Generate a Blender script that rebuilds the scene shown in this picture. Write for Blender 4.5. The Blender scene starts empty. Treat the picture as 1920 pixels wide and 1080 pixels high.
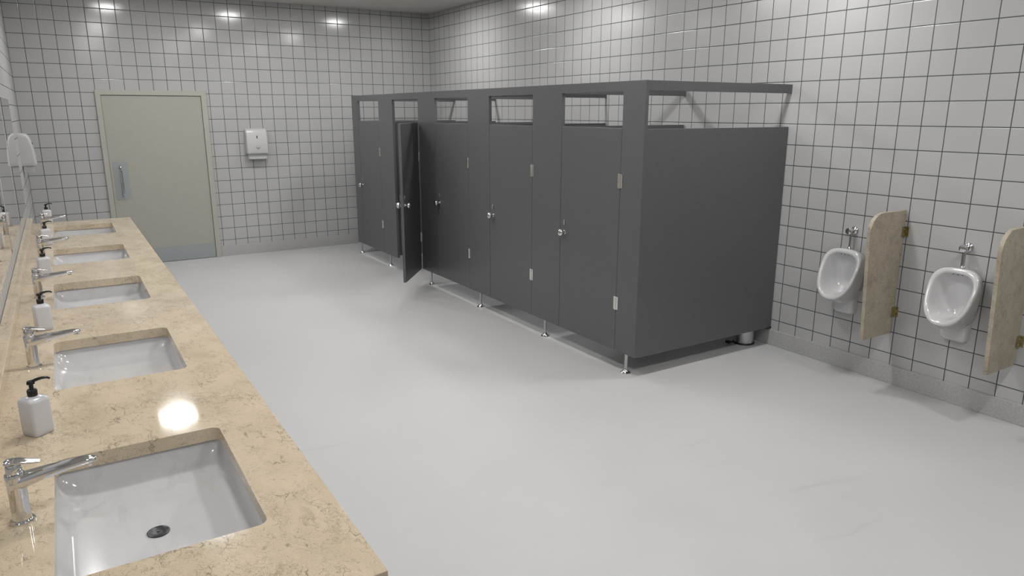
import bpy, bmesh, math, random
from mathutils import Vector, Matrix
random.seed(4)
PI = math.pi
C = bpy.context.scene.collection
sc = bpy.context.scene

# ---------------------------------------------------------------- room measures (metres)
W = 5.0694          # right wall x
H = 3.207           # ceiling height
YR = -10.65          # rear wall y
TC = 0.155          # tile column pitch on the back wall
TR = 0.15457        # tile row pitch
ZG = 3.148          # height of the topmost grout line
SEAM0 = -2.5578     # right wall: where the tile field repeats
SEAMW = 0.2139      # right wall: wider tile closing every field
CT = 0.85           # counter top height

# ---------------------------------------------------------------- materials
def new_mat(name):
    m = bpy.data.materials.new(name); m.use_nodes = True
    nt = m.node_tree; b = nt.nodes['Principled BSDF']
    return m, nt, b
def simple(name, col, rough=0.4, metal=0.0, coat=0.0, spec=0.5):
    m, nt, b = new_mat(name)
    b.inputs['Base Color'].default_value = (*col, 1)
    b.inputs['Roughness'].default_value = rough
    b.inputs['Metallic'].default_value = metal
    b.inputs['Coat Weight'].default_value = coat
    b.inputs['Specular IOR Level'].default_value = spec
    return m
class N:
    def __init__(s, nt): s.nt = nt
    def node(s, t, **kw):
        n = s.nt.nodes.new(t)
        for k, v in kw.items(): setattr(n, k, v)
        return n
    def link(s, a, b): s.nt.links.new(a, b)
    def math(s, op, a, b=None, c=None):
        n = s.node('ShaderNodeMath', operation=op)
        for i, v in enumerate((a, b, c)):
            if v is None: continue
            if isinstance(v, (int, float)): n.inputs[i].default_value = v
            else: s.link(v, n.inputs[i])
        return n.outputs[0]
    def noise(s, vec, scale, detail=4, rough=0.5, dist=0.0):
        n = s.node('ShaderNodeTexNoise'); n.inputs['Scale'].default_value = scale
        n.inputs['Detail'].default_value = detail; n.inputs['Roughness'].default_value = rough
        n.inputs['Distortion'].default_value = dist
        s.link(vec, n.inputs['Vector']); return n
    def ramp(s, fac, stops):
        n = s.node('ShaderNodeValToRGB'); cr = n.color_ramp
        while len(cr.elements) > 1: cr.elements.remove(cr.elements[0])
        cr.elements[0].position = stops[0][0]; cr.elements[0].color = stops[0][1]
        for p, c in stops[1:]:
            e = cr.elements.new(p); e.color = c
        s.link(fac, n.inputs[0]); return n.outputs[0]
    def mix(s, fac, a, b, blend='MIX'):
        n = s.node('ShaderNodeMix', data_type='RGBA', blend_type=blend)
        if isinstance(fac, (int, float)): n.inputs[0].default_value = fac
        else: s.link(fac, n.inputs[0])
        for sock, v in ((n.inputs[6], a), (n.inputs[7], b)):
            if isinstance(v, tuple): sock.default_value = (*v, 1)
            else: s.link(v, sock)
        return n.outputs[2]
def g(v): return (v, v, v, 1)

def tile_mat(name, mode, rough=0.13, spec=0.5):
    m, nt, b = new_mat(name); n = N(nt)
    geo = n.node('ShaderNodeNewGeometry'); sep = n.node('ShaderNodeSeparateXYZ')
    n.link(geo.outputs['Position'], sep.inputs[0])
    z = n.math('SUBTRACT', ZG + TR*4, sep.outputs['Z'])
    dz = n.math('PINGPONG', z, TR/2)
    if mode == 'x':
        dh = n.math('PINGPONG', n.math('ADD', sep.outputs['X'], TC*20), TC/2)
        cell = n.math('FLOOR', n.math('DIVIDE', sep.outputs['X'], TC))
    else:
        s = 0.15461; P = 15*s + SEAMW
        v = n.math('MODULO', n.math('SUBTRACT', SEAM0 + 10*P, sep.outputs['Y']), P)
        a = n.math('ADD', n.math('PINGPONG', n.math('MINIMUM', v, 15*s), s/2),
                   n.math('MAXIMUM', n.math('SUBTRACT', v, 15*s), 0.0))
        dh = n.math('MINIMUM', a, n.math('SUBTRACT', P, v))
        cell = n.math('FLOOR', n.math('DIVIDE', sep.outputs['Y'], s))
    d = n.math('MINIMUM', dz, dh)
    mr = n.node('ShaderNodeMapRange', interpolation_type='SMOOTHSTEP')
    mr.inputs['From Min'].default_value = 0.0022; mr.inputs['From Max'].default_value = 0.0036
    n.link(d, mr.inputs['Value']); fac = mr.outputs[0]
    big = n.noise(geo.outputs['Position'], 1.3, 3)
    tile = n.ramp(big.outputs['Fac'], [(0.3, (0.43, 0.43, 0.43, 1)), (0.7, (0.465, 0.465, 0.462, 1))])
    col = n.mix(fac, (0.055, 0.058, 0.062), tile)
    n.link(col, b.inputs['Base Color'])
    r = n.node('ShaderNodeMapRange'); r.inputs['To Min'].default_value = 0.8; r.inputs['To Max'].default_value = rough
    n.link(fac, r.inputs['Value']); n.link(r.outputs[0], b.inputs['Roughness'])
    mr2 = n.node('ShaderNodeMapRange', interpolation_type='SMOOTHSTEP')
    mr2.inputs['From Min'].default_value = 0.0015; mr2.inputs['From Max'].default_value = 0.006
    n.link(d, mr2.inputs['Value'])
    bp = n.node('ShaderNodeBump'); bp.inputs['Strength'].default_value = 0.5; bp.inputs['Distance'].default_value = 0.002
    n.link(mr2.outputs[0], bp.inputs['Height']); n.link(bp.outputs[0], b.inputs['Normal'])
    b.inputs['Specular IOR Level'].default_value = spec
    return m
M = {}
M['tile_x'] = tile_mat('glazed white tile, back', 'x')
M['tile_y'] = tile_mat('glazed white tile, side', 'y', 0.20)
M['tile_satin'] = tile_mat('satin white tile behind the counter', 'y', 0.45, 0.12)

def stone(name, scale, base, dark, vein, rough, coat=0.0, veins=1.0):
    m, nt, b = new_mat(name); n = N(nt)
    geo = n.node('ShaderNodeNewGeometry'); pos = geo.outputs['Position']
    mp = n.node('ShaderNodeMapping'); mp.inputs['Rotation'].default_value = (0.2, 0.1, 0.65)
    mp.inputs['Scale'].default_value = (scale, scale*0.62, scale)
    n.link(pos, mp.inputs['Vector']); p = mp.outputs[0]
    warp = n.noise(p, 5, 4, 0.6)
    vm = n.node('ShaderNodeVectorMath', operation='MULTIPLY_ADD')
    n.link(warp.outputs['Color'], vm.inputs[0]); vm.inputs[1].default_value = (0.28, 0.28, 0.28); n.link(p, vm.inputs[2])
    q = vm.outputs[0]
    c1 = n.noise(q, 3.2, 6, 0.62)
    basec = n.ramp(c1.outputs['Fac'], [(0.32, (*dark, 1)), (0.5, (*base, 1)), (0.72, (min(1, base[0]*1.1), base[1]*1.1, base[2]*1.12, 1))])
    # fine crack network, broken by a mask
    v1 = n.node('ShaderNodeTexVoronoi', feature='DISTANCE_TO_EDGE'); v1.inputs['Scale'].default_value = 9; n.link(q, v1.inputs['Vector'])
    l1 = n.ramp(v1.outputs['Distance'], [(0.0, g(1)), (0.035, g(0))])
    mk = n.noise(q, 4.5, 5, 0.65); mk1 = n.ramp(mk.outputs['Fac'], [(0.50, g(0)), (0.60, g(1))])
    v2 = n.node('ShaderNodeTexVoronoi', feature='DISTANCE_TO_EDGE'); v2.inputs['Scale'].default_value = 27; n.link(q, v2.inputs['Vector'])
    l2 = n.ramp(v2.outputs['Distance'], [(0.0, g(1)), (0.07, g(0))])
    mkb = n.noise(p, 9, 5, 0.7); mk2 = n.ramp(mkb.outputs['Fac'], [(0.53, g(0)), (0.62, g(1))])
    f1 = n.math('MULTIPLY', l1, mk1); f2 = n.math('MULTIPLY', l2, mk2)
    f = n.math('MULTIPLY', n.math('MAXIMUM', n.math('MULTIPLY', f1, 0.85), n.math('MULTIPLY', f2, 0.55)), veins)
    bl = n.noise(q, 11, 6, 0.7); blot = n.ramp(bl.outputs['Fac'], [(0.62, g(0)), (0.70, g(0.55*veins))])
    mp2 = n.node('ShaderNodeMapping'); mp2.inputs['Rotation'].default_value = (0.1, 0.1, -0.55); mp2.inputs['Scale'].default_value = (0.42, 1.9, 1.0)
    n.link(q, mp2.inputs['Vector'])
    st = n.noise(mp2.outputs[0], 11, 6, 0.72)
    sa = n.math('ABSOLUTE', n.math('SUBTRACT', st.outputs['Fac'], 0.5)); sl = n.ramp(sa, [(0.0, g(0.75)), (0.012, g(0.25)), (0.028, g(0))])
    mk3 = n.noise(p, 3.3, 4, 0.7); mk3r = n.ramp(mk3.outputs['Fac'], [(0.46, g(0)), (0.60, g(1))])
    f = n.math('MAXIMUM', f, n.math('MULTIPLY', n.math('MULTIPLY', sl, mk3r), veins))
    col = n.mix(f, basec, vein); col = n.mix(blot, col, tuple(0.8*x for x in vein))
    grain = n.noise(p, 160, 2); gr = n.ramp(grain.outputs['Fac'], [(0.35, g(0.93)), (0.65, g(1.05))])
    col = n.mix(1.0, col, gr, 'MULTIPLY')
    n.link(col, b.inputs['Base Color'])
    b.inputs['Roughness'].default_value = rough; b.inputs['Coat Weight'].default_value = coat
    b.inputs['Coat Roughness'].default_value = 0.06
    return m
M['marble'] = stone('polished beige marble', 2.3, (0.60, 0.50, 0.365), (0.53, 0.44, 0.315), (0.15, 0.12, 0.095), 0.065, veins=0.95)
M['marble_div'] = stone('beige stone', 3.6, (0.42, 0.37, 0.285), (0.345, 0.30, 0.225), (0.15, 0.115, 0.09), 0.35, veins=1.3)

def basin_mat():
    m, nt, b = new_mat('white veined basin glaze'); n = N(nt)
    geo = n.node('ShaderNodeNewGeometry')
    mp = n.node('ShaderNodeMapping'); mp.inputs['Rotation'].default_value = (0.3, 0.2, 0.5); mp.inputs['Scale'].default_value = (2.4, 1.0, 2)
    n.link(geo.outputs['Position'], mp.inputs['Vector'])
    w = n.noise(mp.outputs[0], 3.0, 5, 0.6, 1.2)
    vein = n.math('ABSOLUTE', n.math('SUBTRACT', w.outputs['Fac'], 0.5))
    f = n.ramp(vein, [(0.0, g(0.40)), (0.03, g(0.13)), (0.09, g(0.0))])
    mk = n.noise(mp.outputs[0], 1.7, 3); mf = n.ramp(mk.outputs['Fac'], [(0.45, g(0)), (0.62, g(1))])
    n.link(n.mix(n.math('MULTIPLY', f, mf), (0.56, 0.56, 0.57), (0.40, 0.40, 0.41)), b.inputs['Base Color'])
    b.inputs['Roughness'].default_value = 0.12; b.inputs['Coat Weight'].default_value = 0.5
    return m
M['basin'] = basin_mat()

def floor_mat():
    m, nt, b = new_mat('pale vinyl floor'); n = N(nt)
    geo = n.node('ShaderNodeNewGeometry'); pos = geo.outputs['Position']
    big = n.noise(pos, 0.9, 4, 0.6)
    base = n.ramp(big.outputs['Fac'], [(0.3, (0.50, 0.50, 0.505, 1)), (0.7, (0.54, 0.54, 0.545, 1))])
    fine = n.noise(pos, 330, 2, 0.6)
    fr = n.ramp(fine.outputs['Fac'], [(0.35, g(0.955)), (0.65, g(1.035))])
    col = n.mix(1.0, base, fr, 'MULTIPLY')
    # scuff streaks
    mp = n.node('ShaderNodeMapping'); mp.inputs['Rotation'].default_value = (0, 0, 0.35); mp.inputs['Scale'].default_value = (0.55, 7.0, 1)
    wp = n.noise(pos, 1.1, 2); vm = n.node('ShaderNodeVectorMath', operation='MULTIPLY_ADD')
    n.link(wp.outputs['Color'], vm.inputs[0]); vm.inputs[1].default_value = (0.5, 0.5, 0); n.link(pos, vm.inputs[2])
    n.link(vm.outputs[0], mp.inputs['Vector'])
    s = n.noise(mp.outputs[0], 1.5, 5, 0.6); sf = n.ramp(s.outputs['Fac'], [(0.62, g(0)), (0.72, g(0.5))])
    mk = n.noise(pos, 0.8, 2); mf = n.ramp(mk.outputs['Fac'], [(0.45, g(0)), (0.6, g(1))])
    col = n.mix(n.math('MULTIPLY', sf, mf), col, (0.42, 0.42, 0.425))
    sp = n.node('ShaderNodeTexVoronoi'); sp.inputs['Scale'].default_value = 1.3; n.link(pos, sp.inputs['Vector'])
    spot = n.ramp(sp.outputs['Distance'], [(0.0, g(0.35)), (0.035, g(0.0))])
    col = n.mix(spot, col, (0.40, 0.40, 0.40))
    n.link(col, b.inputs['Base Color'])
    rr = n.ramp(big.outputs['Fac'], [(0.3, g(0.42)), (0.7, g(0.52))]); n.link(rr, b.inputs['Roughness'])
    b.inputs['Specular IOR Level'].default_value = 0.35
    bp = n.node('ShaderNodeBump'); bp.inputs['Strength'].default_value = 0.25; bp.inputs['Distance'].default_value = 0.0006
    n.link(fine.outputs['Fac'], bp.inputs['Height']); n.link(bp.outputs[0], b.inputs['Normal'])
    return m
M['floor'] = floor_mat()

def speckle(name, c0, c1, scale, rough, bump=0.3):
    m, nt, b = new_mat(name); n = N(nt)
    geo = n.node('ShaderNodeNewGeometry')
    x = n.noise(geo.outputs['Position'], scale, 3, 0.65)
    n.link(n.ramp(x.outputs['Fac'], [(0.35, (*c0, 1)), (0.65, (*c1, 1))]), b.inputs['Base Color'])
    b.inputs['Roughness'].default_value = rough
    bp = n.node('ShaderNodeBump'); bp.inputs['Strength'].default_value = bump; bp.inputs['Distance'].default_value = 0.001
    n.link(x.outputs['Fac'], bp.inputs['Height']); n.link(bp.outputs[0], b.inputs['Normal'])
    return m
M['base'] = speckle('speckled grey skirting', (0.37, 0.37, 0.37), (0.47, 0.47, 0.465), 90, 0.5)
M['ceiling'] = speckle('ceiling plaster', (0.62, 0.605, 0.575), (0.65, 0.635, 0.605), 25, 0.9, 0.1)
M['panel'] = speckle('dark grey partition laminate', (0.104, 0.104, 0.108), (0.111, 0.111, 0.115), 30, 0.38, 0.02)
M['door'] = speckle('greige painted door', (0.375, 0.372, 0.325), (0.388, 0.385, 0.337), 12, 0.5, 0.03)
M['frame'] = simple('greige painted frame', (0.42, 0.415, 0.37), 0.45)
M['plate'] = simple('blue grey metal plate', (0.345, 0.372, 0.378), 0.38, 0.25)
M['chrome'] = simple('chrome', (0.72, 0.72, 0.73), 0.07, 1.0)
M['satin'] = simple('satin steel', (0.55, 0.56, 0.57), 0.28, 1.0)
M['porcelain'] = simple('white porcelain', (0.60, 0.60, 0.61), 0.10, 0, 0.6)
M['plastic'] = simple('white plastic', (0.50, 0.50, 0.505), 0.28)
M['bottle'] = simple('white ceramic bottle', (0.58, 0.585, 0.61), 0.16)
M['black'] = simple('black plastic', (0.012, 0.012, 0.013), 0.25)
M['dark'] = simple('dark grey metal', (0.06, 0.06, 0.065), 0.35, 0.6)
M['brass'] = simple('old brass', (0.40, 0.36, 0.21), 0.25, 1.0)
M['hinge'] = simple('bright hinge metal', (0.78, 0.77, 0.74), 0.22, 1.0)
M['mirror'] = simple('mirror silvering', (0.90, 0.90, 0.91), 0.015, 1.0)
M['lampwhite'] = simple('white lamp housing', (0.75, 0.75, 0.75), 0.5)
def emis():
    m, nt, b = new_mat('lit diffuser')
    b.inputs['Base Color'].default_value = (0.8, 0.8, 0.8, 1)
    b.inputs['Emission Color'].default_value = (1, 0.99, 0.975, 1); b.inputs['Emission Strength'].default_value = LAMP
    return m
LAMP = 19.0; LEDW = 12.6
M['lamp'] = emis()

# ---------------------------------------------------------------- mesh helpers
def box(bm, x0, x1, y0, y1, z0, z1):
    r = bmesh.ops.create_cube(bm, size=1)
    for v in r['verts']:
        v.co = Vector(((x0+x1)/2 + v.co.x*(x1-x0), (y0+y1)/2 + v.co.y*(y1-y0), (z0+z1)/2 + v.co.z*(z1-z0)))
    return r['verts']
def B(*a):
    bm = bmesh.new(); box(bm, *a); return bm
def loft(bm, rings, cap0=True, cap1=True):
    vr = [[bm.verts.new(p) for p in r] for r in rings]
    n = len(rings[0])
    for a, b in zip(vr[:-1], vr[1:]):
        for i in range(n):
            bm.faces.new((a[i], a[(i+1) % n], b[(i+1) % n], b[i]))
    if cap0: bm.faces.new(list(reversed(vr[0])))
    if cap1: bm.faces.new(vr[-1])
    return vr
def circ(c, r, n=24, ax='z', ph=0.0):
    out = []
    for i in range(n):
        a = 2*PI*i/n + ph; u, v = r*math.cos(a), r*math.sin(a)
        out.append(Vector((c[0]+u, c[1]+v, c[2])) if ax == 'z' else
                   Vector((c[0], c[1]+u, c[2]+v)) if ax == 'x' else Vector((c[0]+v, c[1], c[2]+u)))
    return out
def lathe(bm, prof, c=(0, 0, 0), ax='z', n=24):   # prof: (radius, along)
    rings = []
    for r, h in prof:
        o = {'z': (c[0], c[1], c[2]+h), 'x': (c[0]+h, c[1], c[2]), 'y': (c[0], c[1]+h, c[2])}[ax]
        rings.append(circ(o, max(r, 1e-4), n, ax))
    loft(bm, rings)
def tube(bm, pts, r, n=14):
    pts = [Vector(p) for p in pts]; rings = []
    for i, p in enumerate(pts):
        t = (pts[min(i+1, len(pts)-1)] - pts[max(i-1, 0)]).normalized()
        u = t.cross(Vector((0, 0, 1)));
        if u.length < 1e-3: u = t.cross(Vector((0, 1, 0)))
        u.normalize(); v = t.cross(u)
        rr = r[i] if isinstance(r, (list, tuple)) else r
        rings.append([p + rr*(math.cos(2*PI*k/n)*u + math.sin(2*PI*k/n)*v) for k in range(n)])
    loft(bm, rings)
def rrect(hx, hy, r, m=6):
    r = min(r, hx*0.999, hy*0.999); out = []
    for cx, cy, a0 in ((hx-r, hy-r, 0), (-hx+r, hy-r, PI/2), (-hx+r, -hy+r, PI), (hx-r, -hy+r, 1.5*PI)):
        for k in range(m+1):
            a = a0 + PI/2*k/m; out.append((cx + r*math.cos(a), cy + r*math.sin(a)))
    return out
def obj(name, bm, mat, parent=None, bevel=0.0, seg=2, sub=0, angle=40, label=None):
    bmesh.ops.recalc_face_normals(bm, faces=bm.faces)
    me = bpy.data.meshes.new(name); bm.to_mesh(me); bm.free()
    me.materials.append(mat)
    for p in me.polygons: p.use_smooth = True
    me.set_sharp_from_angle(angle=math.radians(angle))
    o = bpy.data.objects.new(name, me); C.objects.link(o)
    if parent is not None: o.parent = parent
    if bevel:
        md = o.modifiers.new('bevel', 'BEVEL'); md.width = bevel; md.segments = seg; md.limit_method = 'ANGLE'; md.angle_limit = math.radians(35)
        md.harden_normals = True
    if sub:
        md = o.modifiers.new('sub', 'SUBSURF'); md.levels = sub; md.render_levels = sub
    if label: o['label'] = label
    return o
def thing(name, label, cat, loc, rz=0.0, group=None):
    o = bpy.data.objects.new(name, None); C.objects.link(o); o.empty_display_size = 0.1
    o.location = loc; o.rotation_euler = (0, 0, rz); o['label'] = label; o['category'] = cat
    if group: o['group'] = group
    return o
def tag(o, label, cat, group=None):
    o['label'] = label; o['category'] = cat
    if group: o['group'] = group
    return o
def struct(o):
    o['kind'] = 'structure'; return o
def dup(root, loc, label, rz=None, group=None):
    r = root.copy(); C.objects.link(r); r.location = loc; r['label'] = label
    if rz is not None: r.rotation_euler = (0, 0, rz)
    if group: r['group'] = group
    def kids(src, dst):
        for ch in [o for o in C.objects if o.parent == src]:
            c = ch.copy(); C.objects.link(c); c.parent = dst; kids(ch, c)
    kids(root, r)
    return r

# ---------------------------------------------------------------- the room
struct(obj('floor', B(-0.1, W+0.1, YR-0.1, 0.1, -0.1, 0), M['floor']))['label'] = 'pale grey speckled vinyl floor with faint scuffs'
struct(obj('ceiling', B(-0.1, W+0.1, YR-0.1, 0.1, H, H+0.1), M['ceiling']))['label'] = 'plain off-white ceiling'
struct(obj('wall_left', B(-0.1, 0, YR-0.1, 0, 0, H), M['tile_satin']))['label'] = 'white tiled wall behind the mirrors'
struct(obj('wall_right', B(W, W+0.1, YR-0.1, 0, 0, H), M['tile_y']))['label'] = 'white tiled wall behind stalls and urinals'
struct(obj('wall_back', B(-0.1, W+0.1, 0, 0.1, 0, H), M['tile_x']))['label'] = 'white tiled wall with the door'
struct(obj('wall_rear', B(-0.1, W+0.1, YR-0.1, YR, 0, H), M['tile_x']))['label'] = 'white tiled wall at the rear end'
def skirting(name, a):
    bm = B(*a); return struct(obj(name, bm, M['base'], bevel=0.003))
skirting('baseboard_back', (1.977, W-0.012, -0.012, 0, 0, 0.136))
skirting('baseboard_right', (W-0.012, W, YR, 0, 0, 0.132))
skirting('baseboard_left', (0, 0.012, YR, -0.0, 0, 0.132))
skirting('baseboard_back_left', (0.012, 0.762, -0.012, 0, 0, 0.136)).name = 'baseboard_far'

# the entrance door with its frame
dr = thing('door_1', 'greige flush door with pull handle and pale blue-grey kick plate in back wall', 'door', (0, 0, 0)); dr['kind'] = 'structure'
bm = bmesh.new()
fx0, fx1, fz = 0.764, 1.975, 2.097; px0, px1, pz = 0.820, 1.912, 2.040
def u_frame(bm, ox0, ox1, oz, ix0, ix1, iz, y0, y1):
    pts = [(ox0, 0), (ox0, oz), (ox1, oz), (ox1, 0), (ix1, 0), (ix1, iz), (ix0, iz), (ix0, 0)]
    f = [bm.verts.new((x, y0, z)) for x, z in pts]; k = [bm.verts.new((x, y1, z)) for x, z in pts]
    for q in ((0, 1, 6, 7), (1, 2, 5, 6), (2, 3, 4, 5)):
        bm.faces.new([f[i] for i in q]); bm.faces.new([k[i] for i in reversed(q)])
    for i in range(8):
        j = (i+1) % 8; bm.faces.new((f[i], f[j], k[j], k[i]))
u_frame(bm, fx0, fx1, fz, px0, px1, pz, -0.030, 0.0)
obj('door_frame', bm, M['frame'], dr, bevel=0.003)
obj('door_panel', B(px0+0.003, px1-0.003, -0.014, 0.0, 0.006, pz-0.004), M['door'], dr, bevel=0.002)
obj('kick_plate', B(px0+0.004, px1-0.004, -0.0165, -0.0135, 0.006, 0.196), M['plate'], dr, bevel=0.0008, label='pale blue-grey kick plate')
pp = obj('pull_plate', B(0.853, 1.013, -0.0175, -0.0135, 0.812, 1.268), M['plate'], dr, bevel=0.001, label='pale blue-grey metal pull plate')
bm = bmesh.new(); hx = 0.932; pts = [(hx, -0.016, 1.215)]
for k in range(7):
    a = PI/2*k/6; pts.append((hx, -0.045-0.018*math.sin(a), 1.215 - 0.018*(1-math.cos(a)) + 0.0))
pts += [(hx, -0.063, 1.15), (hx, -0.063, 0.93)]
for k in range(7):
    a = PI/2*k/6; pts.append((hx, -0.045-0.018*math.cos(a), 0.886 - 0.018*math.sin(a)))
pts.append((hx, -0.016, 0.868))
tube(bm, pts, 0.0115); obj('pull_handle', bm, M['chrome'], pp, label='chrome pull handle')

# ---------------------------------------------------------------- ceiling lamps (recessed, flush with the ceiling)
LX = [1.10, 2.64, 4.20]; LY = [-1.50, -3.98, -6.55, -9.10]; LS = 0.18
def make_lamp():
    t = thing('ceiling_light', 'x', 'light', (0, 0, 0), group='square recessed ceiling lights')
    bm = bmesh.new(); rings = []
    o = [(s*LS*1.18, u*LS*1.18) for s, u in ((-1, -1), (1, -1), (1, 1), (-1, 1))]
    i_ = [(s*LS, u*LS) for s, u in ((-1, -1), (1, -1), (1, 1), (-1, 1))]
    loft(bm, [[(x, y, 0) for x, y in o], [(x, y, -0.014) for x, y in o], [(x, y, -0.014) for x, y in i_], [(x, y, 0) for x, y in i_]], False, False)
    obj('trim_frame', bm, M['lampwhite'], t)
    obj('diffuser', B(-LS+0.002, LS-0.002, -LS+0.002, LS-0.002, -0.0165, -0.001), M['lamp'], t, label='lit white diffuser')
    ld = bpy.data.lights.new('led_cluster', 'AREA'); ld.shape = 'SQUARE'; ld.size = 0.18; ld.energy = LEDW; ld.color = (1, 0.99, 0.975)
    lo = bpy.data.objects.new('led_cluster', ld); C.objects.link(lo); lo.parent = t; lo.location = (0, 0, -0.0175)
    return t
cols = ['left', 'middle', 'right']; rows = ['row nearest the back wall', 'second row from the back wall', 'third row from the back wall', 'row nearest the rear wall']
l0 = make_lamp(); first = True
for r, y in enumerate(LY):
    for c_, x in enumerate(LX):
        lab = 'square recessed ceiling light, %s one of the %s' % (cols[c_], rows[r])
        if first: l0.location = (x, y, H); l0['label'] = lab; first = False
        else: dup(l0, (x, y, H), lab)

# ---------------------------------------------------------------- toilet stalls
XF = 3.605; TH = 0.028
PY = [-0.79, -1.883, -2.976, -4.069, -5.162, -6.255]     # near faces of the dividing panels
HG = [-1.622, -2.733, -3.835, -4.933, -6.036]            # hinge side of each door
LT = [-0.935, -2.042, -3.141, -4.235, -5.337]            # latch side of each door
LEG = [-0.758, -1.745, -2.897, -3.994, -5.101, -6.137]
BND = [-0.715, -1.832, -2.938, -4.034, -5.135, -6.258]
Z0, Z1, ZB0, ZT = 0.152, 1.742, 1.982, 2.047
def knob_bm(s):   # on a door lying in the yz plane, s = -1 for the outside
    bm = bmesh.new()
    lathe(bm, [(0.0, 0.0), (0.017, 0.0), (0.017, s*0.004), (0.0135, s*0.007), (0.0135, s*0.014), (0.019, s*0.018), (0.0265, s*0.027), (0.029, s*0.037), (0.0275, s*0.048), (0.020, s*0.056), (0.010, s*0.0595), (0.0, s*0.060)], ax='x')
    return bm
def lock_bm(s):
    bm = bmesh.new()
    rings = []
    for k, h in ((1.0, 0.0), (1.0, s*0.006), (0.7, s*0.009)):
        rings.append([Vector((h, 0.0095*k*math.cos(2*PI*i/20), 0.0225*k*math.sin(2*PI*i/20))) for i in range(20)])
    loft(bm, rings); return bm
def hinge(parent, z):
    bm = bmesh.new()
    for y0, y1 in ((-0.024, -0.0065), (0.0065, 0.024)): box(bm, -0.0045, 0, y0, y1, z-0.048, z+0.048)
    lathe(bm, [(0, -0.052), (0.0062, -0.050), (0.0062, 0.050), (0, 0.052)], (-0.005, 0, z), n=12)
    for zz in (-0.03, 0.03):
        for yy in (-0.016, 0.016): lathe(bm, [(0.0, 0), (0.0035, 0), (0.0035, -0.006), (0, -0.0065)], (0, yy, z+zz), 'x', 8)
    obj('hinge', bm, M['hinge'], parent, bevel=0.001, label='bright metal hinge')
stall_labels = [
    'dark grey toilet stall farthest from camera, closed, beside the back wall',
    'dark grey toilet stall whose door stands open',
    'dark grey closed toilet stall next to the open door, third of five',
    'dark grey closed toilet stall, second nearest to the camera',
    'dark grey toilet stall nearest to the camera, its full side panel facing the urinals']
for k in range(5):
    t = thing('toilet_stall', stall_labels[k], 'toilet stall', (XF, HG[k], 0), group='row of dark grey toilet stalls')
    oy = HG[k]
    near, far = BND[k+1]-oy, BND[k]-oy; lt = LT[k]-oy
    # one front sheet per stall: pilaster on the hinge side and on the latch side, header above
    obj('pilaster', B(0, TH, near, -0.002, Z0, ZB0), M['panel'], t)
    obj('pilaster', B(0, TH, lt+0.002, far, Z0, ZB0), M['panel'], t)
    obj('header_rail', B(0, TH, near, far, ZB0, ZT), M['panel'], t)
    # dividing panel and top beam on the near side (the farthest stall also carries its end panel)
    sides = [PY[k+1]] + ([PY[0]] if k == 0 else [])
    for py in sides:
        y = py-oy
        obj('side_panel', B(TH, W-XF-0.006, y, y+TH, Z0-0.006, 1.736), M['panel'], t, bevel=0.001)
        obj('top_beam', B(TH, W-XF, y, y+TH, ZB0, ZT), M['panel'], t, bevel=0.001)
        bm = B(W-XF-0.05, W-XF, y-0.002, y+TH+0.002, 0.135, 0.153)
        obj('wall_bracket', bm, M['dark'], t)
    for ly in ([LEG[k+1]] + ([LEG[0]] if k == 0 else [])):
        bm = bmesh.new(); cx = 0.030
        lathe(bm, [(0.0, 0.02), (0.0125, 0.02), (0.0125, Z0), (0, Z0)], (cx, ly-oy, 0), n=20)
        lg = obj('support_leg', bm, M['satin'], t, label='round steel leg')
        bm = bmesh.new()
        lathe(bm, [(0, 0), (0.037, 0), (0.037, 0.004), (0.030, 0.010), (0.0165, 0.022), (0.0145, 0.034), (0.0, 0.034)], (cx, ly-oy, 0), n=28)
        obj('foot_flange', bm, M['chrome'], lg, label='chrome flared foot')
    # door: pivot at its hinge edge
    d = obj('door', B(0, TH, 0.002, lt-0.002, Z0, Z1-0.004), M['panel'], t, bevel=0.0015, label='open dark grey stall door' if k == 1 else None)
    if k == 1: d.rotation_euler = (0, 0, math.radians(141.5)); d.location = (-0.005, 0, 0)
    ky = lt - 0.060
    kn = obj('knob', knob_bm(-1), M['chrome'], d, label='chrome knob'); kn.location = (0, ky, 0.935)
    lk = obj('lock_indicator', lock_bm(-1), M['satin'], d, label='small oval steel lock indicator'); lk.location = (0, ky+0.004, 1.012)
    if k == 1:
        kn = obj('knob', knob_bm(1), M['chrome'], d, label='chrome knob'); kn.location = (TH, ky, 0.935)
        bm = bmesh.new(); box(bm, 0, 0.012, -0.006, 0.006, -0.005, 0.055); lt_ = obj('latch', bm, M['satin'], d, bevel=0.003); lt_.location = (TH, ky+0.03, 0.985)
    for z in (1.380, 0.507): hinge(t, z)

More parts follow.
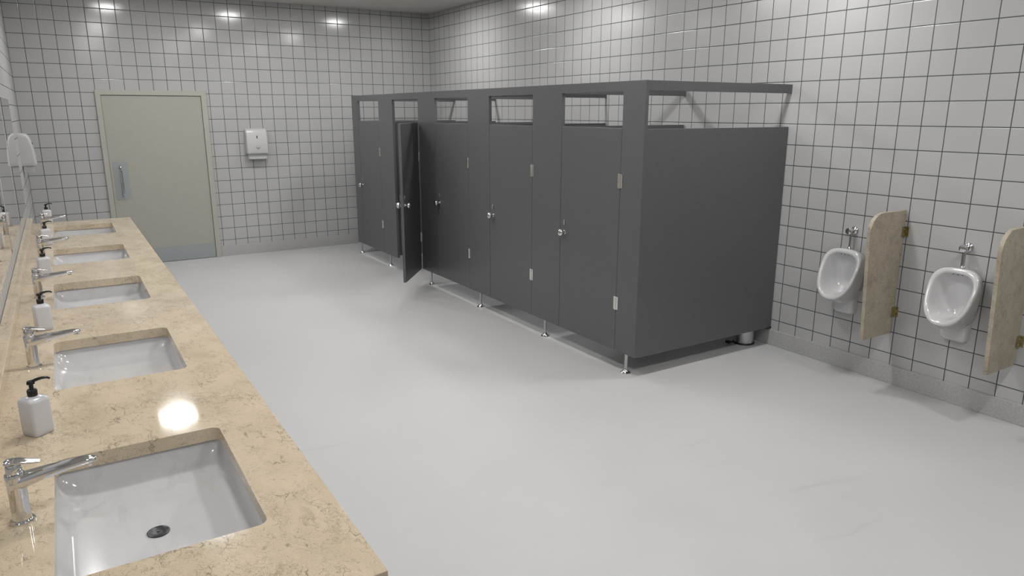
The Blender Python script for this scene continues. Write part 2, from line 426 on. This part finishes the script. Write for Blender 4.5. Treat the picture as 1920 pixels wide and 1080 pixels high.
# ---------------------------------------------------------------- urinals
def egg(hw, zc, hz, n=48, e=3.0, taper=0.10):
    out = []
    for i in range(n):
        a = 2*PI*i/n; c, s = math.cos(a), math.sin(a)
        q = e if s > 0 else 2.35
        y = math.copysign(abs(c)**(2/q), c); z = math.copysign(abs(s)**(2/q), s)
        if s < 0: z *= 0.94
        out.append((hw*y*(1+0.13*(z-0.35)), zc + hz*z))
    return out
def make_urinal():
    t = thing('urinal', 'x', 'urinal', (0, 0, 0), group='white wall-hung urinals')
    def rp(z):   # distance of the rim plane from the wall at height z
        return 0.088 + (0.900 - z)/0.355*0.150
    def ring(hw, zc, hz, off, taper=0.10, plane=None, e=3.0):
        return [Vector((-((rp(z) + off) if plane is None else plane), y, z)) for y, z in egg(hw, zc, hz, e=e, taper=taper)]
    R = []
    # from the wall forward over the outer shell, round the lip and into the bowl
    def blend(hw, zc, hz, s):   # s=0 at wall, 1 at rim
        return [Vector((-(0.0 + s*rp(z)), y, z)) for y, z in egg(hw, zc, hz, taper=0.1)]
    R.append(blend(0.122, 0.688, 0.200, 0.0))
    R.append(blend(0.134, 0.690, 0.204, 0.30))
    R.append(blend(0.146, 0.705, 0.196, 0.68))
    R.append(blend(0.151, 0.721, 0.181, 0.93))
    R.append(ring(0.150, 0.7225, 0.179, 0.000))
    R.append(ring(0.145, 0.7225, 0.174, 0.006))
    R.append(ring(0.134, 0.7225, 0.163, 0.008))
    R.append(ring(0.124, 0.7225, 0.152, 0.004))
    R.append(ring(0.119, 0.722, 0.146, -0.006))
    R.append(ring(0.112, 0.718, 0.138, -0.040))
    def inner(hw, zc, hz, s):
        return [Vector((-(0.022 + s*(rp(z)-0.022)), y, z)) for y, z in egg(hw, zc, hz, taper=0.1)]
    R.append(inner(0.103, 0.712, 0.130, 0.45))
    R.append(inner(0.088, 0.705, 0.118, 0.2))
    R.append(inner(0.060, 0.700, 0.090, 0.08))
    R.append(inner(0.020, 0.700, 0.035, 0.05))
    bm = bmesh.new(); loft(bm, R)
    obj('bowl', bm, M['porcelain'], t, angle=80)
    # trap cover below the bowl
    bm = bmesh.new(); rr = []
    for a, hw, zb, zt in ((0, 0.084, 0.418, 0.62), (0.030, 0.082, 0.421, 0.60), (0.046, 0.075, 0.432, 0.585), (0.050, 0.060, 0.45, 0.57)):
        zc, hz = (zb+zt)/2, (zt-zb)/2
        rr.append([Vector((-a, p[0], zc+p[1])) for p in rrect(hw, hz, 0.035)])
    loft(bm, rr); obj('trap_cover', bm, M['porcelain'], t, angle=80)
    for dy in (-0.028, 0, 0.028):
        bm = bmesh.new(); lathe(bm, [(0, 0), (0.0042, 0), (0.0042, -0.003), (0, -0.003)], (-0.086, dy, 0.8635), 'z', 10)
        obj('spray_hole', bm, M['dark'], t)
    bm = bmesh.new(); lathe(bm, [(0, 0), (0.02, 0), (0.02, 0.003), (0, 0.004)], (-0.115, 0, 0.603), 'z', 20)
    return t
def make_valve():
    t = thing('flush_valve', 'x', 'valve', (0, 0, 0), group='chrome urinal flush valves')
    bm = bmesh.new(); lathe(bm, [(0, 0), (0.030, 0), (0.030, -0.004), (0.024, -0.012), (0.014, -0.016), (0.012, -0.030), (0, -0.030)], (0, 0, 0), 'x', 28)
    obj('wall_flange', bm, M['chrome'], t)
    bm = bmesh.new(); lathe(bm, [(0, -0.028), (0.016, -0.030), (0.021, -0.038), (0.021, -0.056), (0.024, -0.060), (0.026, -0.070), (0.022, -0.079), (0.010, -0.082), (0, -0.082)], (0, 0, 0), 'x', 28)
    obj('push_button', bm, M['chrome'], t)
    bm = bmesh.new(); tube(bm, [(-0.040, 0, -0.005), (-0.040, 0, -0.120)], 0.0085)
    obj('supply_pipe', bm, M['chrome'], t)
    bm = bmesh.new(); lathe(bm, [(0, 0), (0.0135, 0), (0.0135, 0.010), (0.010, 0.014), (0, 0.014)], (-0.040, 0, -0.130), 'z', 20)
    obj('pipe_collar', bm, M['chrome'], t)
    return t
UY = [-6.885, -7.655]
u0 = make_urinal(); u0.location = (W, UY[0], 0); u0['label'] = 'white porcelain urinal between the stall block and the first stone divider'
dup(u0, (W, UY[1], 0), 'white porcelain urinal between the two beige stone dividers')
v0 = make_valve(); v0.location = (W, UY[0], 1.027); v0['label'] = 'chrome flush valve above the urinal next to the stalls'
dup(v0, (W, UY[1], 1.027), 'chrome flush valve above the urinal between the two dividers')
def make_divider():
    t = thing('urinal_divider', 'x', 'divider', (0, 0, 0), group='beige stone urinal dividers')
    xb, xf0, xf1, z0, z1, r = -0.012, -0.335, -0.398, 0.362, 1.214, 0.125
    prof = [(xb, z0), (xb, z1)]
    for k in range(13):
        a = PI/2*k/12; prof.append((xf1 + r - r*math.sin(a), z1 - r + r*math.cos(a)))
    prof.append((xf0, z0))
    bm = bmesh.new()
    loft(bm, [[Vector((x, 0, z)) for x, z in prof], [Vector((x, 0.024, z)) for x, z in prof]])
    obj('slab', bm, M['marble_div'], t, bevel=0.002)
    for z in (1.070, 0.515):
        bm = bmesh.new()
        box(bm, -0.040, 0.0, -0.007, 0.0, z-0.034, z+0.034); box(bm, -0.006, 0.0, -0.026, 0.0, z-0.034, z+0.034)
        for zz in (-0.018, 0.018): lathe(bm, [(0, 0), (0.005, 0), (0.004, -0.005), (0, -0.006)], (-0.025, -0.007, z+zz), 'y', 10)
        obj('bracket', bm, M['brass'], t, bevel=0.001, label='small brass wall bracket')
    return t
d0 = make_divider(); d0.location = (W, -7.243, 0); d0['label'] = 'beige stone divider between the two white urinals'
dup(d0, (W, -8.013, 0), 'beige stone divider cut off by the right edge of the photo')

# ---------------------------------------------------------------- vanity counter
YA, YB_, XC = -2.008, -8.532, 0.838
SY = [-7.860, -6.550, -5.248, -3.940, -2.639]       # basin centres, nearest first
SX, SHX, SHY = 0.4325, 0.2275, 0.3325
va = thing('vanity_counter', 'long beige marble counter with five basin openings along left wall', 'counter', (0, YB_, 0))
bm = bmesh.new(); edges = []
def loop(pts):
    vs = [bm.verts.new((x, y - YB_, CT)) for x, y in pts]
    return [bm.edges.new((vs[i], vs[(i+1) % len(vs)])) for i in range(len(vs))]
edges += loop([(0.002, YB_), (XC, YB_), (XC, YA), (0.002, YA)])
for y in SY: edges += loop([(SX+a, y+b) for a, b in rrect(SHX, SHY, 0.028, 7)])
r = bmesh.ops.triangle_fill(bm, use_beauty=True, use_dissolve=False, edges=edges, normal=(0, 0, 1))
ex = bmesh.ops.extrude_face_region(bm, geom=[f for f in bm.faces])
for v in [e for e in ex['geom'] if isinstance(e, bmesh.types.BMVert)]: v.co.z -= 0.045
obj('worktop', bm, M['marble'], va, bevel=0.0018, angle=30)
obj('backsplash', B(0.002, 0.052, 0, YA-YB_, CT, 0.903), M['marble'], va, bevel=0.003)
bm = bmesh.new()
box(bm, XC-0.022, XC-0.001, 0.001, YA-YB_-0.001, 0.66, CT-0.045)
box(bm, 0.002, XC-0.022, 0.001, 0.022, 0.66, CT-0.045); box(bm, 0.002, XC-0.022, YA-YB_-0.022, YA-YB_-0.001, 0.66, CT-0.045)
obj('apron', bm, M['marble'], va)
basin_words = ['nearest of the five to the camera', 'second from the camera', 'middle of the five', 'fourth from the camera', 'farthest of the five, towards the door']
def make_sink():
    t = thing('washbasin', 'x', 'sink', (0, 0, 0), group='undermount washbasins in the counter')
    S = [(0.262, 0.368, 0.05, 0.803), (0.2345, 0.3405, 0.036, 0.803), (0.2335, 0.3390, 0.036, 0.794), (0.2300, 0.3340, 0.040, 0.780),
         (0.2200, 0.3220, 0.045, 0.758), (0.2080, 0.3060, 0.05, 0.744), (0.1900, 0.2830, 0.05, 0.737), (0.12, 0.18, 0.03, 0.7275), (0.036, 0.048, 0.012, 0.7185)]
    inner = [[Vector((a, b, z)) for a, b in rrect(hx, hy, r_)] for hx, hy, r_, z in S]
    outer = [[Vector((a, b, z)) for a, b in rrect(hx, hy, r_)] for hx, hy, r_, z in
             [(0.036, 0.048, 0.012, 0.705), (0.21, 0.31, 0.05, 0.722), (0.242, 0.350, 0.045, 0.76), (0.250, 0.356, 0.05, 0.790), (0.262, 0.368, 0.05, 0.790)]]
    bm = bmesh.new(); vr = loft(bm, outer + inner, True, True)
    obj('basin', bm, M['basin'], t, angle=38)
    bm = bmesh.new(); lathe(bm, [(0, 0.7185), (0.029, 0.7185), (0.029, 0.7215), (0.0255, 0.7235), (0.021, 0.7215), (0.019, 0.7205), (0.004, 0.7205), (0.003, 0.7225), (0, 0.7225)], (0, 0, 0), n=32)
    obj('drain', bm, M['dark'], t, label='round dark drain')
    return t
s0 = make_sink(); s0.location = (SX, SY[0], 0); s0['label'] = 'white rectangular undermount basin, ' + basin_words[0]
for y, w_ in zip(SY[1:], basin_words[1:]): dup(s0, (SX, y, 0), 'white rectangular undermount basin, ' + w_)

def make_faucet():
    t = thing('faucet', 'x', 'faucet', (0, 0, 0), group='chrome single-lever basin faucets')
    bm = bmesh.new(); lathe(bm, [(0, 0), (0.0285, 0), (0.0285, 0.005), (0.0255, 0.008), (0, 0.008)], n=32); obj('base_ring', bm, M['chrome'], t)
    bm = bmesh.new(); lathe(bm, [(0, 0.006), (0.0215, 0.006), (0.0205, 0.05), (0.0205, 0.095), (0.022, 0.122), (0.0225, 0.128), (0.021, 0.131), (0, 0.131)], n=32)
    obj('body', bm, M['chrome'], t)
    # spout
    st = [(-0.012, 0.105, 0.0215, 0.021), (0.02, 0.110, 0.0215, 0.0195), (0.06, 0.1175, 0.0205, 0.0135), (0.11, 0.1235, 0.019, 0.0095), (0.150, 0.127, 0.017, 0.0072), (0.168, 0.127, 0.014, 0.0060), (0.175, 0.126, 0.009, 0.0040)]
    rings = []
    for x, z, hw, hh in st: rings.append([Vector((x, a, z+b)) for a, b in rrect(hw, hh, hh*0.85, 5)])
    bm = bmesh.new(); loft(bm, rings); sp = obj('spout', bm, M['chrome'], t, angle=60)
    bm = bmesh.new(); lathe(bm, [(0, 0), (0.0085, 0), (0.0095, 0.006), (0.0095, 0.012), (0, 0.012)], (0.158, 0, 0.111), n=20); obj('aerator', bm, M['chrome'], sp)
    bm = bmesh.new(); lathe(bm, [(0, 0.130), (0.0165, 0.130), (0.0175, 0.134), (0.0175, 0.152), (0.015, 0.158), (0, 0.158)], n=28)
    lv = obj('lever_hub', bm, M['chrome'], t)
    rings = []
    for x, z, hw, hh in ((-0.018, 0.1620, 0.010, 0.003), (-0.010, 0.1635, 0.0165, 0.0045), (0.012, 0.1615, 0.0165, 0.004), (0.038, 0.1545, 0.0125, 0.0025), (0.056, 0.1505, 0.010, 0.0018)):
        rings.append([Vector((x, a, z+b)) for a, b in rrect(hw, hh, hh*0.9, 4)])
    bm = bmesh.new(); loft(bm, rings); obj('lever', bm, M['chrome'], lv, angle=60)
    return t
f0 = make_faucet(); f0.location = (0.138, SY[0], CT); f0['label'] = 'chrome faucet at the basin ' + basin_words[0]
for y, w_ in zip(SY[1:], basin_words[1:]): dup(f0, (0.138, y, CT), 'chrome faucet at the basin ' + w_)

def make_soap(nrot):
    t = thing('soap_bottle', 'x', 'soap bottle', (0, 0, 0), group='white square soap bottles with black pumps')
    bm = bmesh.new(); S = [(0.030, 0.008, 0.0), (0.0325, 0.009, 0.003), (0.0335, 0.010, 0.02), (0.0335, 0.010, 0.108), (0.0325, 0.011, 0.116), (0.028, 0.013, 0.122), (0.018, 0.013, 0.125), (0.012, 0.0118, 0.128)]
    loft(bm, [[Vector((a, b, z)) for a, b in rrect(h, h, r_, 5)] for h, r_, z in S]); obj('bottle', bm, M['bottle'], t, angle=60)
    bm = bmesh.new(); lathe(bm, [(0, 0.126), (0.0140, 0.126), (0.0145, 0.130), (0.0145, 0.145), (0.012, 0.149), (0.0065, 0.151), (0.0065, 0.168), (0, 0.168)], n=24)
    p = obj('pump', bm, M['black'], t, label='black pump collar')
    bm = bmesh.new(); lathe(bm, [(0, 0.166), (0.0115, 0.166), (0.0115, 0.171), (0.0095, 0.176), (0, 0.177)], n=20)
    tube(bm, [(0, 0, 0.172), (0.018, 0, 0.178), (0.030, 0, 0.180), (0.044, 0, 0.179), (0.052, 0, 0.174)], [0.0055, 0.005, 0.0045, 0.004, 0.0033])
    nz = obj('nozzle', bm, M['black'], p, label='black nozzle'); nz.rotation_euler = (0, 0, nrot)
    return t
soap = [(0.164, -7.278, 37), (0.168, -5.965, 14), (0.163, -4.648, 12), (0.163, -3.355, 12), (0.163, -2.055, 12)]
soap_words = ['nearest the camera, between the first and second basins', 'second from the camera, between the second and third basins', 'middle of the five, between the third and fourth basins', 'fourth from the camera, between the fourth and fifth basins', 'farthest from the camera, at the far end of the counter']
for (x, y, a), w_ in zip(soap, soap_words):
    t = make_soap(math.radians(-a+3)); t.location = (x, y, CT); t.rotation_euler = (0, 0, math.radians(a)); t['label'] = 'white soap bottle ' + w_

# mirrors above the counter
mw = ['farthest of the row, next to the towel dispenser', 'second from the far end', 'third from the far end', 'fourth from the far end', 'nearest of the row']
for k in range(5):
    ya = -1.945 - 1.305*k; yb = ya - 1.205
    t = thing('wall_mirror', 'frameless wall mirror above the counter, ' + mw[k], 'mirror', (0, (ya+yb)/2, 0), group='frameless mirrors above the counter')
    hy = (ya-yb)/2
    bm = bmesh.new()
    loft(bm, [[Vector((x, a, 1.475+b)) for a, b in rrect(hy-i, 0.480-i, 0.02)] for x, i in ((0.0005, 0.001), (0.0035, 0.001))])
    obj('backing', bm, M['lampwhite'], t)
    bm = bmesh.new()
    loft(bm, [[Vector((x, a, 1.475+b)) for a, b in rrect(hy-i, 0.480-i, 0.02)] for x, i in ((0.0036, 0), (0.0060, 0))])
    obj('glass', bm, M['mirror'], t)

# ---------------------------------------------------------------- paper towel dispensers
def make_dispenser():   # back at local y=0, front towards -y
    t = thing('towel_dispenser', 'x', 'dispenser', (0, 0, 0), group='white paper towel dispensers')
    R = []
    for z, w, d, r in ((0.0, 0.131, 0.117, 0.018), (0.003, 0.135, 0.122, 0.021), (0.012, 0.137, 0.1255, 0.022), (0.06, 0.137, 0.1245, 0.022), (0.12, 0.137, 0.121, 0.022),
                       (0.18, 0.1365, 0.115, 0.022), (0.23, 0.136, 0.107, 0.022), (0.265, 0.1355, 0.098, 0.022), (0.29, 0.135, 0.088, 0.022), (0.308, 0.1335, 0.075, 0.021), (0.317, 0.131, 0.060, 0.019), (0.320, 0.126, 0.044, 0.016)):
        ring = [Vector((w, 0, z))]
        for k in range(7):
            t_ = PI/2*k/6; ring.append(Vector((w-r+r*math.cos(t_), -(d-r)-r*math.sin(t_), z)))
        for k in range(7):
            t_ = PI/2*k/6; ring.append(Vector((-(w-r)-r*math.sin(t_), -(d-r)-r*math.cos(t_), z)))
        ring.append(Vector((-w, 0, z))); R.append(ring)
    bm = bmesh.new(); loft(bm, R); obj('cover', bm, M['plastic'], t, angle=50)
    bm = bmesh.new(); loft(bm, [[Vector((a, y, -0.030+b)) for a, b in rrect(0.115-i, 0.038-i*0.5, 0.006)] for y, i in ((-0.03, 0), (-0.090, 0), (-0.094, 0.004))])
    obj('tray', bm, M['plastic'], t)
    bm = bmesh.new(); loft(bm, [[Vector((a, y, 0.21+b)) for a, b in rrect(0.0055, 0.020, 0.005)] for y in (-0.100, -0.1125)]); obj('keyhole', bm, M['black'], t, label='dark keyhole slot')
    bm = bmesh.new(); lathe(bm, [(0, 0), (0.030, 0), (0.031, -0.004), (0.027, -0.006), (0.024, -0.003), (0, -0.003)], (0, -0.1215, 0.082), 'y', 32)
    w = obj('level_window', bm, M['plastic'], t, label='round embossed level window')
    bm = bmesh.new()
    vs = [(-0.023, 0.004), (0, -0.004), (0.023, 0.004), (0.017, -0.013), (0, -0.022), (-0.017, -0.013)]
    loft(bm, [[Vector((x, y, 0.082+z)) for x, z in vs] for y in (-0.122, -0.1275)]); obj('level_mark', bm, simple('grey plastic', (0.25, 0.25, 0.25), 0.4), w)
    bm = B(-0.085, 0.085, -0.055, -0.054, -0.075, -0.055); obj('paper_towel', bm, M['lampwhite'], t)
    return t
t0 = make_dispenser(); t0.location = (2.527, 0, 1.318); t0['label'] = 'white paper towel dispenser on back wall right of the door'
dup(t0, (0, -1.02, 1.318), 'white paper towel dispenser on left wall beside the mirrors', rz=PI/2)

# ---------------------------------------------------------------- pedal bin
t = thing('pedal_bin', 'small brushed steel pedal bin peeping out under the nearest stall panel', 'bin', (4.925, -6.110, 0))
bm = bmesh.new(); lathe(bm, [(0, 0.010), (0.080, 0.010), (0.083, 0.24), (0, 0.24)], n=40); obj('bucket', bm, M['satin'], t)
bm = bmesh.new(); lathe(bm, [(0, 0), (0.086, 0), (0.088, 0.004), (0.086, 0.012), (0.0815, 0.014), (0, 0.014)], n=40); obj('base_ring', bm, M['black'], t, label='black base ring')
bm = bmesh.new(); lathe(bm, [(0, 0.24), (0.086, 0.24), (0.086, 0.248), (0.070, 0.262), (0.035, 0.271), (0, 0.273)], n=40); obj('lid', bm, M['satin'], t)
bm = bmesh.new()
tube(bm, [(-0.075, 0.000, 0.012), (-0.110, 0.012, 0.020), (-0.150, 0.028, 0.022)], 0.006)
rings = [[Vector((-0.150+a*0.96, 0.028+a*0.25+b*0.95, 0.024+h)) for a, b in rrect(0.020, 0.027, 0.012)] for h in (-0.008, 0.006)]
loft(bm, rings); obj('pedal', bm, M['black'], t, bevel=0.002, label='black foot pedal')

# ---------------------------------------------------------------- camera, world, view
cam = bpy.data.cameras.new('camera'); co = bpy.data.objects.new('camera', cam); C.objects.link(co)
co.location = (0.3325, -9.8662, 1.8458); co.rotation_euler = (PI/2 - 0.2416, 0, -0.5576)
cam.sensor_width = 36; cam.lens = 1339.13/1920*36; cam.clip_start = 0.02
sc.camera = co
w = bpy.data.worlds.new('world'); sc.world = w; w.use_nodes = True
w.node_tree.nodes['Background'].inputs[0].default_value = (0.5, 0.5, 0.5, 1); w.node_tree.nodes['Background'].inputs[1].default_value = 0.1
sc.view_settings.view_transform = 'Standard'; sc.view_settings.look = 'None'
sc.view_settings.exposure = 0.0; sc.view_settings.gamma = 1; sc.view_settings.use_curve_mapping = False
